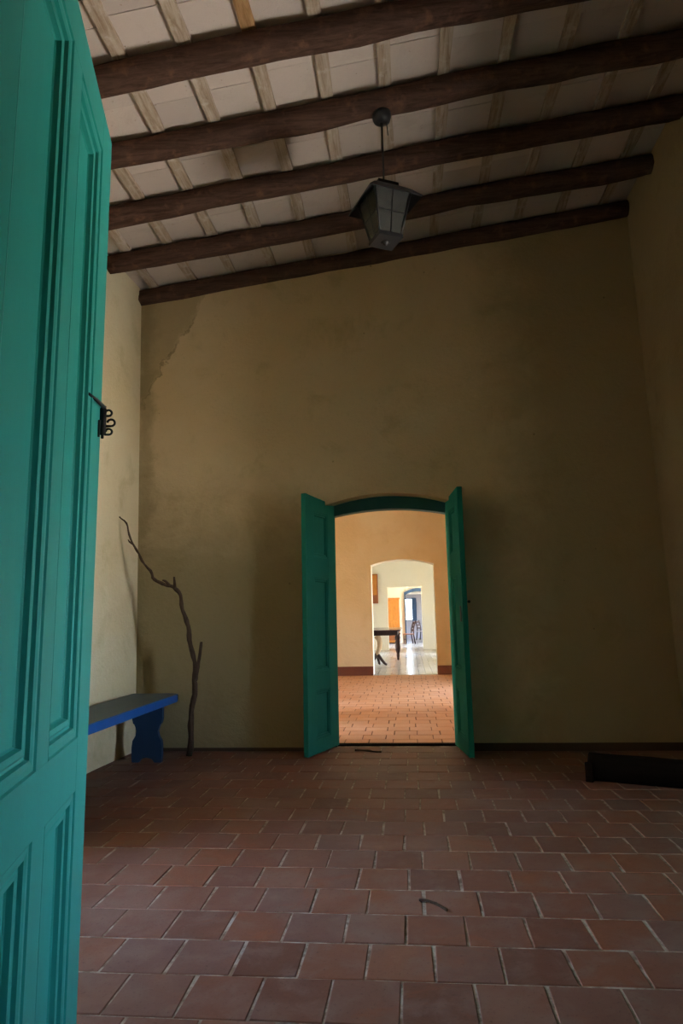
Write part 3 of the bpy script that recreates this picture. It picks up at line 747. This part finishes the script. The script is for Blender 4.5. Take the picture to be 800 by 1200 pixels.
for k in range(4):
    R = Matrix.Rotation(k*math.pi/2, 3, 'Z')
    bm = bmesh.new(); q = []
    for y in (0.0, 0.004):
        for a, z in ((-1, ZB), (1, ZB), (1, ZT), (-1, ZT)): q.append(bm.verts.new(R @ Vector((a*(hz(z)-0.006), -hz(z)+y, z))))
    bm.faces.new(q[:4]); bm.faces.new(list(reversed(q[4:])))
    for i in range(4): bm.faces.new((q[i], q[i+4], q[(i+1) % 4+4], q[(i+1) % 4]))
    pn = from_bm('pane', bm, M['glass'], lan)
    bm = bmesh.new(); zm = (ZB+ZT)/2
    bm_tube(bm, [R @ Vector((-hz(zm), -hz(zm)-0.003, zm)), R @ Vector((hz(zm), -hz(zm)-0.003, zm))], 0.004, 6)
    bm_tube(bm, [R @ Vector((0, -hz(ZB)-0.003, ZB)), R @ Vector((0, -hz(ZT)-0.003, ZT))], 0.004, 6)
    from_bm('glazing_bar', bm, M['lantern'], pn)
box('base_plate', -HB-0.012, HB+0.012, -HB-0.012, HB+0.012, 0.018, 0.05, M['lantern'], lan, 0.004)
bm = bmesh.new(); lathe(bm, [(0.004, -0.012), (0.018, -0.002), (0.022, 0.01), (0.04, 0.02)], seg=12); from_bm('finial', bm, M['lantern'], lan, True)
bm = bmesh.new(); lathe(bm, [(0.018, 0.05), (0.018, 0.12), (0.012, 0.125), (0.030, 0.17), (0.034, 0.205), (0.024, 0.24), (0.006, 0.252)], seg=14)
bl = from_bm('bulb', bm, M['pane'], lan, True)

# ------------------------------------------------------------------ furniture in the far rooms
tab = empty('table', (-1.2, 20.0, 0)); tag(tab, 'long dark polished table in the pale room beyond the archway', 'table')
box('tabletop', -1.05, 0.93, -1.8, 1.8, 0.915, 0.95, M['table_top'], tab, 0.008)
box('apron', -0.95, 0.85, -1.65, 1.65, 0.80, 0.914, M['table_dark'], tab, 0.005)
for x in (0.80, -0.9):
    bm = bmesh.new(); lathe(bm, [(0.03, 0), (0.035, 0.06), (0.05, 0.14), (0.042, 0.17), (0.075, 0.30), (0.082, 0.42), (0.06, 0.5), (0.085, 0.53), (0.06, 0.57), (0.09, 0.66), (0.07, 0.73), (0.095, 0.77), (0.095, 0.80)], x+0.0, 0.85, 14)
    o = from_bm('leg', bm, M['table_dark'], tab, True); o['label'] = 'dark turned leg'
for x in (0.30, -0.75):
    lp = smooth_path([(x-0.02, -1.45, 0.80), (x+0.05, -1.45, 0.68), (x+0.055, -1.45, 0.52), (x+0.0, -1.45, 0.36), (x-0.02, -1.45, 0.28)], 4)
    lg = tube('leg', lp, [0.085-0.03*i/(len(lp)-1) for i in range(len(lp))], M['pale_wood'], tab, 10); lg['label'] = 'pale curved pedestal leg with dark splayed feet'
    for dx, dy in ((0.26, -0.05), (-0.20, -0.05), (0.05, 0.3)):
        fp = smooth_path([(x-0.02, -1.45, 0.33), (x-0.02+dx*0.3, -1.45+dy*0.3, 0.22), (x-0.02+dx*0.75, -1.45+dy*0.75, 0.07), (x-0.02+dx, -1.45+dy, 0.03)], 3)
        tube('foot', fp, [0.055-0.03*i/(len(fp)-1) for i in range(len(fp))], M['table_dark'], lg, 8)
cab = empty('wall_cabinet', (-1.62, Y3-0.1, 1.8)); tag(cab, 'brown wooden cabinet hung on the pale wall above the table', 'cabinet')
box('body', -0.4, 0.4, -0.1, 0.1, 0.0, 1.15, M['red_wood'], cab, 0.008)
box('door', -0.36, 0.36, -0.125, -0.101, 0.32, 1.10, M['orange_wood'], cab, 0.006); box('drawer', -0.36, 0.36, -0.125, -0.101, 0.06, 0.28, M['red_wood'], cab, 0.006)
war = empty('wardrobe', (-0.80, Y4-0.45, 0)); tag(war, 'tall orange varnished wardrobe in the white fourth room', 'wardrobe')
box('body', -0.42, 0.30, -0.28, 0.28, 0.06, 2.08, M['orange_wood'], war, 0.008)
for z0, z1 in ((0.62, 1.02), (1.08, 2.0)): box('door', -0.38, 0.26, -0.305, -0.281, z0, z1, M['orange_wood'], war, 0.006)
box('drawer', -0.38, 0.26, -0.305, -0.281, 0.16, 0.56, M['red_wood'], war, 0.006)
box('plinth', -0.40, 0.28, -0.26, 0.26, 0.0, 0.06, M['table_dark'], war)
box('cornice', -0.46, 0.34, -0.32, 0.30, 2.08, 2.14, M['orange_wood'], war, 0.01)
def chair(name, loc, rz, mat, seatmat, label):
    c = empty(name, loc, rz); tag(c, label, 'chair')
    box('seat', -0.22, 0.22, -0.21, 0.21, 0.43, 0.47, seatmat, c, 0.008)
    for x in (-0.19, 0.19):
        box('leg', x-0.02, x+0.02, -0.20, -0.16, 0, 0.43, mat, c, 0.003)
        tube('back_leg', [(x, 0.26, 0.0), (x, 0.19, 0.45), (x, 0.20, 0.7), (x, 0.30, 1.02)], 0.028, mat, c, 8)
    for z in (0.62, 0.78, 0.94):
        box('back_slat', -0.18, 0.18, 0.19+max(0, (z-0.7)*0.31), 0.21+max(0, (z-0.7)*0.31), z-0.055, z+0.055, mat, c, 0.003)
    box('stretcher', -0.18, 0.18, -0.19, -0.17, 0.2, 0.23, mat, c)
    return c
chair('chair', (-0.10, 31.9, 0), math.radians(-75), M['table_dark'], M['red_wood'], 'dark wooden chair beside the wardrobe in the white room')
chair('chair', (0.62, 36.6, 0), math.radians(60), M['table_dark'], M['lime'], 'dark chair with a pale seat near the end window')
